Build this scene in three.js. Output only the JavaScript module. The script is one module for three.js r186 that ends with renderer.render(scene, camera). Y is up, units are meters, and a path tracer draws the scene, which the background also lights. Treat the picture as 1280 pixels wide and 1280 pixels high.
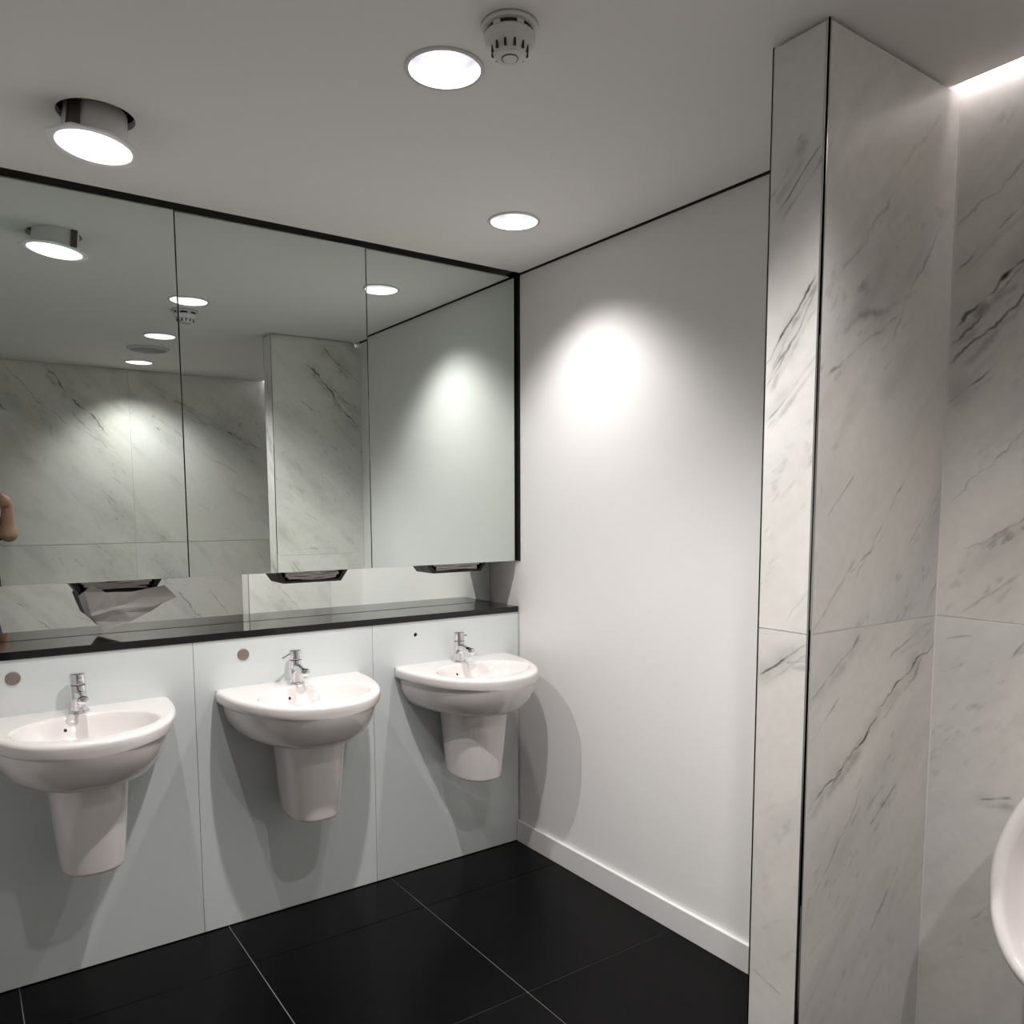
import * as THREE from 'three';
import { RoundedBoxGeometry } from 'three/addons/geometries/RoundedBoxGeometry.js';
import { mergeGeometries, mergeVertices, toCreasedNormals } from 'three/addons/utils/BufferGeometryUtils.js';
import { MarchingCubes } from 'three/addons/objects/MarchingCubes.js';
import { RectAreaLightUniformsLib } from 'three/addons/lights/RectAreaLightUniformsLib.js';

// ------------------------------------------------------------------ camera, exposure, lights
RectAreaLightUniformsLib.init();
const scene = new THREE.Scene();
scene.background = new THREE.Color(0x000000);
const EYE = new THREE.Vector3(-1.9657, 1.4550, 2.7498);
const FWD = new THREE.Vector3(0.57383, -0.09699, -0.81321).normalize();
const UPV = new THREE.Vector3(0.05842, 0.99528, -0.07748).normalize();
const RGT = new THREE.Vector3().crossVectors(FWD, UPV).normalize();
const camera = new THREE.PerspectiveCamera(2 * Math.atan(640 / 998.09) * 180 / Math.PI, 1, 0.01, 50);
camera.position.copy(EYE);
camera.up.copy(UPV);
camera.lookAt(EYE.clone().add(FWD));
camera.setViewOffset(1280, 1280, -2.1, -90.8, 1280, 1280);
const renderer = new THREE.WebGLRenderer({ antialias: true });
renderer.toneMapping = THREE.LinearToneMapping;
renderer.toneMappingExposure = 1.0;
renderer.shadowMap.enabled = true;

const H = 2.4;                       // ceiling height
const LAMP_CD = 7.0;                 // candela of one recessed lamp
const LAMP_COLOR = new THREE.Color().setRGB(1.0, 0.965, 0.945);
const COVE_COLOR = new THREE.Color().setRGB(1.0, 0.93, 0.95);

// ------------------------------------------------------------------ helpers
function rng(seed) { let a = seed >>> 0; return () => { a = (a + 0x6D2B79F5) >>> 0; let t = a; t = Math.imul(t ^ (t >>> 15), t | 1); t ^= t + Math.imul(t ^ (t >>> 7), t | 61); return ((t ^ (t >>> 14)) >>> 0) / 4294967296; }; }
const taken = {};
function numbered(n) { const k = taken[n] = (taken[n] ?? -1) + 1; return k ? `${n}_${String(k).padStart(3, '0')}` : n; }
function lin(r, g, b) { return new THREE.Color().setRGB(r, g, b); }
function std(o) { return new THREE.MeshPhysicalMaterial(o); }
function shadowed(o) { o.traverse(c => { if (c.isMesh) { c.castShadow = true; c.receiveShadow = true; } }); return o; }
function mesh(name, geo, mat, parent) { const m = new THREE.Mesh(geo, mat); m.name = name; m.castShadow = m.receiveShadow = true; if (parent) parent.add(m); return m; }
function box(x0, x1, y0, y1, z0, z1) { const g = new THREE.BoxGeometry(x1 - x0, y1 - y0, z1 - z0); g.translate((x0 + x1) / 2, (y0 + y1) / 2, (z0 + z1) / 2); return g; }
function rbox(x0, x1, y0, y1, z0, z1, r = 0.002, seg = 2) { const g = new RoundedBoxGeometry(x1 - x0, y1 - y0, z1 - z0, seg, r); g.translate((x0 + x1) / 2, (y0 + y1) / 2, (z0 + z1) / 2); return g; }
function struct(name, geo, mat) { const m = mesh(name, geo, mat, scene); m.userData.kind = 'structure'; return m; }
function structGroup(name) { const g = new THREE.Group(); g.name = name; g.userData.kind = 'structure'; scene.add(g); return g; }
function thing(name, label, category, pos = [0, 0, 0], group) { const g = new THREE.Group(); g.name = numbered(name); g.position.set(...pos); g.userData = { label, category }; if (group) g.userData.group = group; scene.add(g); return g; }
function tag(m, label, category, group) { m.userData.label = label; m.userData.category = category; if (group) m.userData.group = group; return m; }
function lathe(pts, seg = 48) { return new THREE.LatheGeometry(pts.map(p => new THREE.Vector2(p[0], p[1])), seg); }
function rod(a, b, r0, r1 = r0, seg = 24) {
  const A = new THREE.Vector3(...a), B = new THREE.Vector3(...b), d = B.clone().sub(A), L = d.length();
  const g = new THREE.CylinderGeometry(r1, r0, L, seg); g.translate(0, L / 2, 0);
  g.applyQuaternion(new THREE.Quaternion().setFromUnitVectors(new THREE.Vector3(0, 1, 0), d.normalize())); g.translate(A.x, A.y, A.z); return g;
}
function plain(g) { const o = g.index ? g.toNonIndexed() : g.clone(); for (const k of Object.keys(o.attributes)) if (!['position', 'normal', 'uv'].includes(k)) o.deleteAttribute(k); return o; }
function merge(list) { return mergeGeometries(list.map(plain)); }
// smooth value noise
function noise2(seed) {
  const R = rng(seed), P = new Float32Array(65536); for (let i = 0; i < 65536; i++) P[i] = R();
  const at = (x, y) => P[((y & 255) << 8) | (x & 255)];
  const n = (x, y) => { const xi = Math.floor(x), yi = Math.floor(y); let fx = x - xi, fy = y - yi; fx = fx * fx * (3 - 2 * fx); fy = fy * fy * (3 - 2 * fy);
    return (at(xi, yi) * (1 - fx) + at(xi + 1, yi) * fx) * (1 - fy) + (at(xi, yi + 1) * (1 - fx) + at(xi + 1, yi + 1) * fx) * fy; };
  return (x, y, o = 4) => { let s = 0, a = 0.5, t = 0; for (let i = 0; i < o; i++) { s += a * n(x, y); t += a; a *= 0.5; x = x * 2.03 + 17.1; y = y * 2.03 + 9.7; } return s / t; };
}
function dataTex(w, h, fill, srgb = true) {
  const d = new Uint8Array(w * h * 4);
  for (let y = 0; y < h; y++) for (let x = 0; x < w; x++) { const c = fill(x, y), i = (y * w + x) * 4; d[i] = c[0]; d[i + 1] = c[1]; d[i + 2] = c[2]; d[i + 3] = 255; }
  const t = new THREE.DataTexture(d, w, h); t.magFilter = THREE.LinearFilter; t.minFilter = THREE.LinearMipmapLinearFilter; t.generateMipmaps = true; t.wrapS = t.wrapT = THREE.RepeatWrapping;
  if (srgb) t.colorSpace = THREE.SRGBColorSpace; t.needsUpdate = true; return t;
}
// polished marble: cream white ground, grey clouds, veins climbing to the right; veins are [u0,v0,u1,v1,strength,width]
function marble(wm, hm, seed, veins = [], clouds = 1) {
  const ppm = Math.min(640, 1000 / Math.max(wm, hm)), w = Math.max(64, Math.round(wm * ppm)), h = Math.round(hm * ppm);
  const N = noise2(seed), R = rng(seed * 7 + 3), dark = new Float32Array(w * h);
  function stroke(x0, y0, x1, y1, s, wd) {
    const L = Math.hypot(x1 - x0, y1 - y0), n = Math.ceil(L * ppm * 1.5), ox = R() * 90, oy = R() * 90, nx = -(y1 - y0) / L, ny = (x1 - x0) / L;
    for (let k = 0; k <= n; k++) {
      const t = k / n, j = ((N(ox + t * L * 9, oy, 4) - 0.5) * 0.055 + (N(ox + t * L * 60, oy + 20, 3) - 0.5) * 0.012) * Math.min(1, L * 2.2), a = Math.pow(N(ox + t * L * 22, oy + 40, 3), 1.6) * 2.1, ends = Math.min(1, Math.min(t, 1 - t) * 9 + 0.12);
      const px = (x0 + (x1 - x0) * t + nx * j) * ppm, py = (y0 + (y1 - y0) * t + ny * j) * ppm, r = Math.max(0.55, wd * ppm * (0.4 + a * 0.8)), q = Math.ceil(r * 2.2);
      for (let dy = -q; dy <= q; dy++) for (let dx = -q; dx <= q; dx++) {
        const X = Math.round(px) + dx, Y = Math.round(py) + dy; if (X < 0 || Y < 0 || X >= w || Y >= h) continue;
        const e = ((X - px) ** 2 + (Y - py) ** 2) / (r * r), v = s * a * ends * Math.exp(-e * 1.1), i = Y * w + X; if (v > dark[i]) dark[i] = v;
      }
    }
  }
  for (const [a, b, c, d, s, wd] of veins) { stroke(a * wm, b * hm, c * wm, d * hm, s, wd); if (s > 0.3) { stroke(a * wm + 0.012, b * hm - 0.012, c * wm + 0.006, d * hm - 0.016, s * 0.35, wd * 2.5); stroke(a * wm, b * hm, c * wm, d * hm, s * 0.16, wd * 8); } }
  const few = Math.round(wm * hm * 7) + 1;
  for (let k = 0; k < few; k++) { const x = R() * wm, y = R() * hm, L = 0.05 + R() * 0.22, g = 0.75 + (R() - 0.5) * 0.5; stroke(x, y, x + L * Math.cos(g), y + L * Math.sin(g), 0.1 + R() * 0.16, 0.0012 + R() * 0.002); }
  return dataTex(w, h, (x, y) => {
    const X = x / ppm, Y = y / ppm, u = X * 0.71 + Y * 0.71, v = -X * 0.71 + Y * 0.71;
    const c1 = N(u * 1.6 + 5, v * 5.2 + 3, 5), c2 = N(u * 5 + 50, v * 16 + 20, 4), c3 = N(X * 60, Y * 60, 2);
    let k = 1 - clouds * (Math.max(0, c1 - 0.5) * 0.26 + Math.max(0, c2 - 0.55) * 0.18) - (c3 - 0.5) * 0.03;
    const sp = N(u * 26 + 11, v * 60 + 31, 3); k -= clouds * Math.max(0, sp - 0.66) * Math.max(0, c1 - 0.42) * 2.0;
    const warm = (N(u * 2.3 + 80, v * 4 + 7, 3) - 0.5) * 9;
    k *= 1 - Math.min(0.8, dark[y * w + x] * 0.75);
    return [Math.max(0, Math.min(255, 226 * k + warm * 0.6)), Math.max(0, Math.min(255, 223 * k + warm * 0.3)), Math.max(0, Math.min(255, 219 * k - warm * 0.7))];
  });
}
const paintBump = (() => { const N = noise2(91); const t = dataTex(256, 256, (x, y) => { const c = 128 + (N(x * 0.5, y * 0.5, 3) - 0.5) * 150; return [c, c, c]; }, false); t.repeat.set(6, 6); return t; })();

// ------------------------------------------------------------------ materials
const M = {
  ceiling: std({ color: lin(0.84, 0.82, 0.80), roughness: 0.95, bumpMap: paintBump, bumpScale: 0.0004 }),
  paint: std({ color: lin(0.80, 0.785, 0.775), roughness: 0.85, bumpMap: paintBump, bumpScale: 0.0003 }),
  skirting: std({ color: lin(0.78, 0.77, 0.76), roughness: 0.4 }),
  plenum: std({ color: lin(0.22, 0.22, 0.22), roughness: 1 }),
  trough: std({ color: lin(0.8, 0.78, 0.77), roughness: 0.8 }),
  floorTile: [0.0055, 0.0065, 0.0075].map(v => std({ color: lin(v * 0.4, v * 0.4, v * 0.43), roughness: 0.26, specularIntensity: 0.2 })),
  floorGrout: std({ color: lin(0.22, 0.22, 0.22), roughness: 0.9 }),
  grout: std({ color: lin(0.78, 0.76, 0.74), roughness: 0.9 }),
  glassPanel: std({ color: lin(0.66, 0.70, 0.70), roughness: 0.5, clearcoat: 1, clearcoatRoughness: 0.03 }),
  panelEdge: std({ color: lin(0.30, 0.42, 0.38), roughness: 0.2 }),
  mirror: std({ color: lin(0.73, 0.80, 0.765), metalness: 1, roughness: 0.0 }),
  mirrorBack: std({ color: lin(0.86, 0.91, 0.885), metalness: 1, roughness: 0.0 }),
  carcass: std({ color: lin(0.45, 0.46, 0.46), roughness: 0.6 }),
  darkEdge: std({ color: lin(0.02, 0.022, 0.022), roughness: 0.5 }),
  granite: std({ color: lin(0.006, 0.006, 0.007), roughness: 0.06 }),
  ceramic: std({ color: lin(0.76, 0.715, 0.70), roughness: 0.12, clearcoat: 0.7, clearcoatRoughness: 0.04 }),
  chrome: std({ color: lin(0.78, 0.79, 0.80), metalness: 1, roughness: 0.06 }),
  steel: std({ color: lin(0.62, 0.61, 0.60), metalness: 1, roughness: 0.22 }),
  black: std({ color: lin(0.006, 0.006, 0.006), roughness: 0.6 }),
  bronze: std({ color: lin(0.24, 0.195, 0.17), roughness: 0.45, metalness: 0.3 }),
  tray: std({ color: lin(0.008, 0.008, 0.009), roughness: 0.3 }),
  paper: std({ color: lin(0.76, 0.725, 0.70), roughness: 0.95, side: THREE.DoubleSide }),
  reflector: std({ color: lin(0.80, 0.80, 0.83), metalness: 0.9, roughness: 0.34 }),
  lampTrim: std({ color: lin(0.62, 0.61, 0.60), roughness: 0.4 }),
  lampWhite: std({ color: lin(0.8, 0.8, 0.79), roughness: 0.5 }),
  acrylic: std({ color: lin(0.9, 0.9, 0.91), roughness: 0.15, transmission: 0.22, thickness: 0 }),
  clip: std({ color: lin(0.13, 0.10, 0.09), metalness: 0.7, roughness: 0.35 }),
  glow: std({ color: lin(0.9, 0.9, 0.9), emissive: lin(1, 0.98, 1.0), emissiveIntensity: 1.8 }),
  canGlow: std({ color: lin(0.9, 0.9, 0.9), emissive: lin(1, 0.98, 1.0), emissiveIntensity: 1.05 }),
  plastic: std({ color: lin(0.70, 0.685, 0.67), roughness: 0.5 }),
  slot: std({ color: lin(0.03, 0.03, 0.03), roughness: 0.8 }),
  vent: std({ color: lin(0.50, 0.50, 0.49), roughness: 0.6 }),
  skin: std({ color: lin(0.46, 0.26, 0.19), roughness: 0.55 }),
  shirt: std({ color: lin(0.012, 0.012, 0.013), roughness: 0.95 }),
  jeans: std({ color: lin(0.035, 0.055, 0.11), roughness: 0.95 }),
  hair: std({ color: lin(0.03, 0.022, 0.017), roughness: 0.8 }),
  shoe: std({ color: lin(0.02, 0.02, 0.02), roughness: 0.7 }),
  eye: std({ color: lin(0.7, 0.68, 0.66), roughness: 0.3 }),
};

// ------------------------------------------------------------------ room shell
const XL = -2.66, ZB = 3.34, WX = 0.003;              // opposite walls, painted wall plane
const NX = -0.5175, NZ = 1.7632, NZ0 = 1.6321, HJ = 1.188;   // the tiled partition
const LAMPS = [[-0.372, 0.50], [-1.03, 1.17], [-0.985, 2.06], [-0.94, 2.99]];
const HUNG = [-1.616, 0.505];

// floor: a grout bed with one mesh per tile
{
  const f = struct('floor', box(XL - 0.1, WX + 0.1, -0.12, -0.0025, -0.35, ZB + 0.1), M.floorGrout);
  const xs = [-0.0, -0.622, -1.247, -1.872, -2.497, -3.122], zs = [-0.36, 0.277, 0.912, 1.547, 2.182, 2.817, 3.452], g = 0.0016, R = rng(5);
  const cache = {};
  for (let i = 0; i < xs.length - 1; i++) for (let j = 0; j < zs.length - 1; j++) {
    const x1 = Math.min(xs[i] - (i ? g : 0), WX), x0 = Math.max(xs[i + 1] + g, XL), z0 = Math.max(zs[j] + g, -0.02), z1 = Math.min(zs[j + 1] - g, ZB);
    if (x1 - x0 < 0.02 || z1 - z0 < 0.02) continue;
    const key = `${(x1 - x0).toFixed(3)}_${(z1 - z0).toFixed(3)}`;
    cache[key] ??= new RoundedBoxGeometry(x1 - x0, 0.010, z1 - z0, 1, 0.0006);
    const t = mesh('floor_tile', cache[key], M.floorTile[Math.floor(R() * 3)], f); t.position.set((x0 + x1) / 2, -0.005, (z0 + z1) / 2);
  }
}
// ceiling with the lamp holes cut through, a shadow gap along the painted wall and the mirrors, a slot over the urinals
{
  const s = new THREE.Shape(); const P = (x, z) => [x, -z];
  const edge = [[XL - 0.05, 0.03], [-0.011, 0.03], [-0.011, NZ0 + 0.05], [-0.05, NZ0 + 0.05], [-0.05, ZB + 0.05], [XL - 0.05, ZB + 0.05]];
  edge.forEach(([x, z], i) => i ? s.lineTo(...P(x, z)) : s.moveTo(...P(x, z)));
  for (const [x, z] of [...LAMPS, HUNG]) { const h = new THREE.Path(); h.absarc(x, -z, x === HUNG[0] ? 0.087 : 0.0795, 0, Math.PI * 2, true); s.holes.push(h); }
  const g = new THREE.ExtrudeGeometry(s, { depth: 0.018, bevelEnabled: false, curveSegments: 40 });
  g.rotateX(-Math.PI / 2); g.translate(0, H, 0);
  struct('ceiling', g, M.ceiling);
  struct('ceiling_slab', box(XL - 0.1, WX + 0.1, 2.66, 2.76, -0.33, ZB + 0.1), M.plenum);
}
struct('wall_right', box(WX, WX + 0.1, 0, 2.66, -0.33, ZB + 0.1), M.paint);
struct('wall_left', box(XL - 0.1, XL, 0, 2.66, -0.33, ZB + 0.1), M.paint);
struct('wall_back', box(XL, WX, 0, 2.66, -0.33, -0.222), M.carcass);
struct('wall_ledge', box(XL, -0.018, 0, 1.010, -0.222, -0.012), M.carcass);
struct('baseboard_right', (() => { const g = rbox(-0.012, WX, 0, 0.094, 0.002, NZ0, 0.003, 2); return g; })(), M.skirting);

struct('painted_shade_3', box(-0.0005, WX, 1.2269, H + 0.02, -0.2, 0.011), M.black);  // shade of the gap beside the cabinet, painted as an added black strip
struct('trim_5', box(XL, -0.012, H + 0.030, H + 0.036, -0.034, 0.04), M.paint);
struct('painted_shade_4', box(-0.001, WX, H - 0.003, H + 0.02, 0.011, NZ0), M.black);  // added black strip paints in the shade line where wall meets ceiling

// tiled walls: every slab of marble is a mesh of its own on a grout bed
function slab(parent, x0, x1, y0, y1, z0, z1, tex) {
  const m = std({ map: tex, roughness: 0.32, specularIntensity: 0.7 });
  return mesh('marble_tile', box(x0, x1, y0, y1, z0, z1), m, parent);
}
const TG = 0.0015, TT = 0.008, TOP = H - 0.004;
{
  const w = struct('wall_front', box(XL, WX, 0, 2.66, ZB + TT - 0.0015, ZB + 0.1), M.grout);
  const xs = [WX, -0.955, -2.155, XL], j = 1.212;
  const diag = [
    [[0.05, 0.55, 0.95, 0.97, 0.42, 0.003], [0.3, 0.42, 0.9, 0.78, 0.12, 0.003], [0.45, 0.7, 0.6, 0.76, 0.4, 0.0018]],
    [[0.1, 0.62, 0.42, 0.98, 0.42, 0.004], [0.32, 0.66, 0.62, 0.98, 0.3, 0.003], [0.58, 0.74, 0.95, 0.99, 0.38, 0.004], [0.05, 0.5, 0.3, 0.72, 0.14, 0.003]],
    [[0.1, 0.3, 0.7, 0.9, 0.35, 0.003]]];
  for (let i = 0; i < 3; i++) {
    const a = xs[i + 1] + TG, b = xs[i] - (i ? TG : 0.004), wd = b - a;
    slab(w, a, b, j + TG, TOP, ZB, ZB + TT, marble(wd, TOP - j, 20 + i, diag[i], 1));
    slab(w, a, b, 0.002, j - TG, ZB, ZB + TT, marble(wd, j, 30 + i, [[0.1, 0.2, 0.6, 0.7, 0.3, 0.003], [0.7, 0.75, 0.95, 0.95, 0.2, 0.002]], 1));
  }
}
{
  const w = structGroup('wall_urinal_tiling');
  mesh('grout_bed', box(-0.0065, WX, 0, H + 0.10, NZ, ZB), M.grout, w);
  const zs = [NZ + 0.003, 2.955, ZB - 0.002];
  const up = [[0.0, 0.515, 0.42, 0.87, 0.95, 0.0045], [0.0, 0.495, 0.2, 0.66, 0.5, 0.003], [0.0, 0.46, 0.3, 0.69, 0.55, 0.0028], [0.0, 0.39, 0.08, 0.445, 0.55, 0.0025], [0.0, 0.70, 0.3, 0.93, 0.22, 0.0022], [0.0, 0.62, 0.2, 0.78, 0.35, 0.0026], [0.0, 0.2, 0.25, 0.42, 0.22, 0.0022], [0.04, 0.11, 0.3, 0.26, 0.18, 0.002], [0.5, 0.3, 0.9, 0.7, 0.3, 0.003]];
  const lo = [[0.02, 0.955, 0.07, 0.968, 0.28, 0.0022], [0.015, 0.885, 0.06, 0.91, 0.12, 0.0022], [0.03, 0.80, 0.06, 0.84, 0.08, 0.002], [0.1, 0.64, 0.16, 0.66, 0.35, 0.002], [0.4, 0.3, 0.8, 0.7, 0.3, 0.003]];
  for (let i = 0; i < 2; i++) {
    const a = zs[i] + (i ? TG : 0), b = zs[i + 1] - TG;
    slab(w, -0.008, 0, HJ + TG, H + 0.085, a, b, marble(b - a, 1.21, 40 + i, i ? [] : up, 1));
    slab(w, -0.008, 0, 0.002, HJ - TG, a, b, marble(b - a, 1.186, 44 + i, i ? [] : lo, 0.9));
  }
}
{
  const w = structGroup('wall_partition');
  // core, with the small broken notch at the top where it meets the painted wall
  mesh('core', merge([box(NX + 0.0015, WX, 0, 2.372, NZ0 + 0.0015, NZ - 0.0015), box(NX + 0.0015, -0.034, 2.372, H - 0.010, NZ0 + 0.0015, NZ - 0.0015), box(NX + 0.012, -0.034, H - 0.010, H, NZ0 + 0.012, NZ - 0.012)]), M.grout, w);
  for (const [z, d, e] of [[NZ, -1, 0.0065], [NZ0, 1, 0.0035]]) {   // metal corner profiles
    mesh('corner_trim', merge([box(NX, NX + 0.003, 0, TOP, Math.min(z, z + d * e), Math.max(z, z + d * e)), box(NX, NX + e, 0, TOP, Math.min(z, z + d * 0.003), Math.max(z, z + d * 0.003))]), M.steel, w);
  }
  const z0 = NZ0 + 0.0042, z1 = NZ - 0.0075, nw = z1 - z0;
  slab(w, NX, NX + TT, HJ + TG, TOP - 0.004, z0, z1, marble(nw, 1.2, 51, [[0.0, 0.37, 1.0, 0.47, 0.42, 0.0016], [0, 0.425, 1, 0.58, 0.5, 0.002], [0, 0.46, 1, 0.615, 0.75, 0.002], [0.0, 0.435, 0.5, 0.50, 0.5, 0.002], [0.1, 0.72, 1, 0.81, 0.6, 0.0018], [0, 0.755, 0.6, 0.815, 0.45, 0.004], [0.3, 0.79, 0.6, 0.84, 0.5, 0.005]], 0.7));
  slab(w, NX, NX + TT, 0.002, HJ - TG, z0, z1, marble(nw, 1.186, 52, [[0, 0.905, 1, 0.985, 0.6, 0.002], [0.6, 0.945, 1, 0.955, 0.4, 0.002], [0.1, 0.99, 0.4, 0.995, 0.3, 0.002], [0.05, 0.332, 0.7, 0.312, 0.3, 0.002]], 0.6));
  const x0 = NX + 0.0075, x1 = WX - 0.012;
  slab(w, x0, x1, HJ + TG, TOP - 0.004, NZ - TT, NZ, marble(x1 - x0, 1.2, 53, [[0.03, 0.44, 0.55, 0.57, 0.28, 0.0026], [0.1, 0.60, 0.5, 0.78, 0.22, 0.004], [0.5, 0.52, 0.95, 0.78, 0.2, 0.003], [0.3, 0.09, 0.66, 0.27, 0.3, 0.0025], [0.0, 0.0, 0.3, 0.12, 0.22, 0.004], [0.5, 0.8, 0.85, 0.95, 0.16, 0.004], [0.2, 0.53, 0.7, 0.62, 0.2, 0.006]], 1.15));
  slab(w, x0, x1, 0.002, HJ - TG, NZ - TT, NZ, marble(x1 - x0, 1.186, 54, [[0.0, 0.675, 1, 0.955, 0.75, 0.0024], [0.0, 0.665, 0.45, 0.80, 0.5, 0.0035], [0.0, 0.88, 0.35, 0.99, 0.35, 0.004], [0.0, 0.80, 0.25, 0.88, 0.2, 0.002], [0.05, 0.5, 0.42, 0.68, 0.26, 0.002], [0.5, 0.60, 0.72, 0.67, 0.42, 0.0024], [0.6, 0.93, 0.98, 0.99, 0.35, 0.003]], 0.9));
  slab(w, x0, x1 + 0.01, HJ + TG, 2.371, NZ0, NZ0 + TT, marble(x1 - x0, 1.2, 55, [[0.0, 0.60, 0.62, 0.90, 0.6, 0.0045], [0.0, 0.67, 0.35, 0.80, 0.5, 0.003], [0.12, 0.86, 0.42, 0.985, 0.6, 0.003], [0.0, 0.82, 0.1, 0.86, 0.3, 0.003], [0.3, 0.02, 0.75, 0.03, 0.3, 0.002]], 1));
  mesh('marble_tile', box(x0, -0.03, 2.371, TOP - 0.004, NZ0, NZ0 + TT), std({ map: marble(0.48, 0.03, 57, [], 1), roughness: 0.32 }), w);
  slab(w, x0, x1 + 0.01, 0.002, HJ - TG, NZ0, NZ0 + TT, marble(x1 - x0, 1.186, 56, [[0.62, 0.83, 0.85, 0.97, 0.5, 0.003], [0.2, 0.6, 0.75, 0.85, 0.3, 0.004]], 1));
  mesh('corner_grout', box(WX - 0.0125, -0.0065, 0, H - 0.002, NZ - 0.006, NZ + 0.0035), M.grout, w);
}

// ------------------------------------------------------------------ recessed lamps
const SPOTWORDS = [['recessed downlight next to the painted wall corner above the third basin'], ['recessed downlight beside the smoke detector'], ['recessed downlight between smoke detector and round ceiling vent'], ['recessed downlight close to the marble wall behind the photographer']];
function spot(x, y, z, cd, cone, blend, parent, r = 1.5) {
  const l = new THREE.SpotLight(LAMP_COLOR, cd, 0, cone, blend, 2); l.name = 'lamp_beam'; l.castShadow = true; l.shadow.radius = r; l.shadow.mapSize.set(1024, 1024);
  l.position.set(x, y, z); l.target.position.set(x, y - 1, z); parent.add(l, l.target); return l;
}
LAMPS.forEach(([x, z], i) => {
  const t = thing('downlight', SPOTWORDS[i][0], 'light', [x, H, z], 'recessed ceiling downlights');
  mesh('trim_ring', lathe([[0.0765, 0.004], [0.0765, -0.002], [0.0785, -0.0045], [0.0855, -0.0035], [0.0875, -0.0012], [0.0875, 0.0]], 64), M.lampTrim, t);
  mesh('reflector', lathe([[0.0765, 0.0], [0.0745, 0.020], [0.070, 0.045], [0.062, 0.075], [0.055, 0.092]], 64), M.reflector, t);
  const d = lathe([[0, 0.030], [0.020, 0.034], [0.031, 0.046], [0.034, 0.062], [0.036, 0.092], [0.0555, 0.0925], [0.0555, 0.096], [0, 0.096]], 40);
  mesh('lamp_diffuser', d, M.canGlow, t);
  spot(0, 0.055, 0, LAMP_CD * [0.70, 1.22, 0.85, 0.68][i], 1.04, 1.0, t, 1.2);
});
{
  // the lamp that has dropped out of its hole
  const t = thing('hanging_downlight', 'round downlight that has dropped out of its black ceiling hole', 'light', [HUNG[0] - 0.003, H - 0.060, HUNG[1] - 0.030]);
  const tilt = new THREE.Group(); tilt.name = 'lamp_head'; tilt.rotation.set(-0.02, 0, -0.09); t.add(tilt);
  mesh('body', lathe([[0.074, 0.005], [0.0735, 0.01], [0.071, 0.085], [0.03, 0.095], [0.0, 0.095]], 48), M.lampWhite, tilt);
  const ring = new THREE.Shape(); for (let k = 0; k <= 8; k++) { const a = k / 8 * Math.PI * 2 + 0.17; (k ? ring.lineTo : ring.moveTo).call(ring, 0.107 * Math.cos(a), 0.107 * Math.sin(a)); }
  const hole = new THREE.Path(); hole.absarc(0, 0, 0.0865, 0, Math.PI * 2, true); ring.holes.push(hole);
  const rg = new THREE.ExtrudeGeometry(ring, { depth: 0.004, bevelEnabled: true, bevelSize: 0.001, bevelThickness: 0.001, bevelSegments: 1, curveSegments: 40 }); rg.rotateX(-Math.PI / 2); rg.translate(0, -0.003, 0);
  const b = mesh('bezel', rg, M.acrylic, tilt);
  mesh('flange', lathe([[0.070, 0.0035], [0.089, 0.0025], [0.089, 0.005], [0.073, 0.007]], 48), M.lampWhite, tilt);
  const dd = lathe([[0.0, -0.014], [0.05, -0.012], [0.076, -0.007], [0.083, -0.0015], [0.083, 0.001], [0.06, 0.010], [0, 0.010]], 48);
  mesh('lamp_diffuser', dd, M.glow, tilt);
  const cl = mesh('spring_clip', merge([box(-0.036, -0.014, 0.0, 0.105, 0.0735, 0.0760), box(-0.040, -0.036, 0.0, 0.105, 0.0735, 0.080), box(-0.014, -0.010, 0.0, 0.105, 0.0735, 0.080)]).rotateY(-0.42), M.clip, tilt);
  mesh('spring_clip', merge([box(0.020, 0.040, 0.0, 0.09, -0.076, -0.0735)]).rotateY(-0.3), M.clip, tilt);
  spot(0, 0.0, 0, LAMP_CD * 0.5, 1.40, 0.7, t, 0.5);
  // sheet-metal lining of the hole above
  const can = struct('trim_1', lathe([[0.088, 0.0], [0.088, 0.10], [0.0, 0.10]], 48), M.black); can.position.set(HUNG[0], H + 0.001, HUNG[1]);
}
// light slot over the urinals: trough, strip and its light
{
  const t = structGroup('trim_2');
  mesh('trough', merge([box(-0.062, -0.050, H + 0.018, H + 0.10, NZ0 + 0.05, ZB), box(-0.062, WX, H + 0.10, H + 0.11, NZ0 + 0.05, ZB), box(-0.05, WX, H + 0.0, H + 0.10, NZ0 + 0.046, NZ0 + 0.050)]), M.trough, t);
  const s = thing('light_strip', 'long linear light strip hidden in the ceiling slot above the urinals', 'light', [-0.0455, H + 0.030, (NZ + ZB) / 2 - 0.02]);
  const L = ZB - NZ + 0.02;                     // turned towards the wall and down
  const sg = box(-0.009, 0.009, 0, 0.004, -L / 2, L / 2); sg.rotateZ(Math.PI / 4); mesh('light_strip_diffuser', sg, M.glow, s);
  const r = new THREE.RectAreaLight(COVE_COLOR, 10, 0.016, L - 0.02); r.name = 'strip_light'; r.position.set(0.0022, -0.0022, 0);
  r.up.set(0, 0, 1); r.lookAt(new THREE.Vector3(1, -1, 0).add(r.position)); s.add(r);
}
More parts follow.
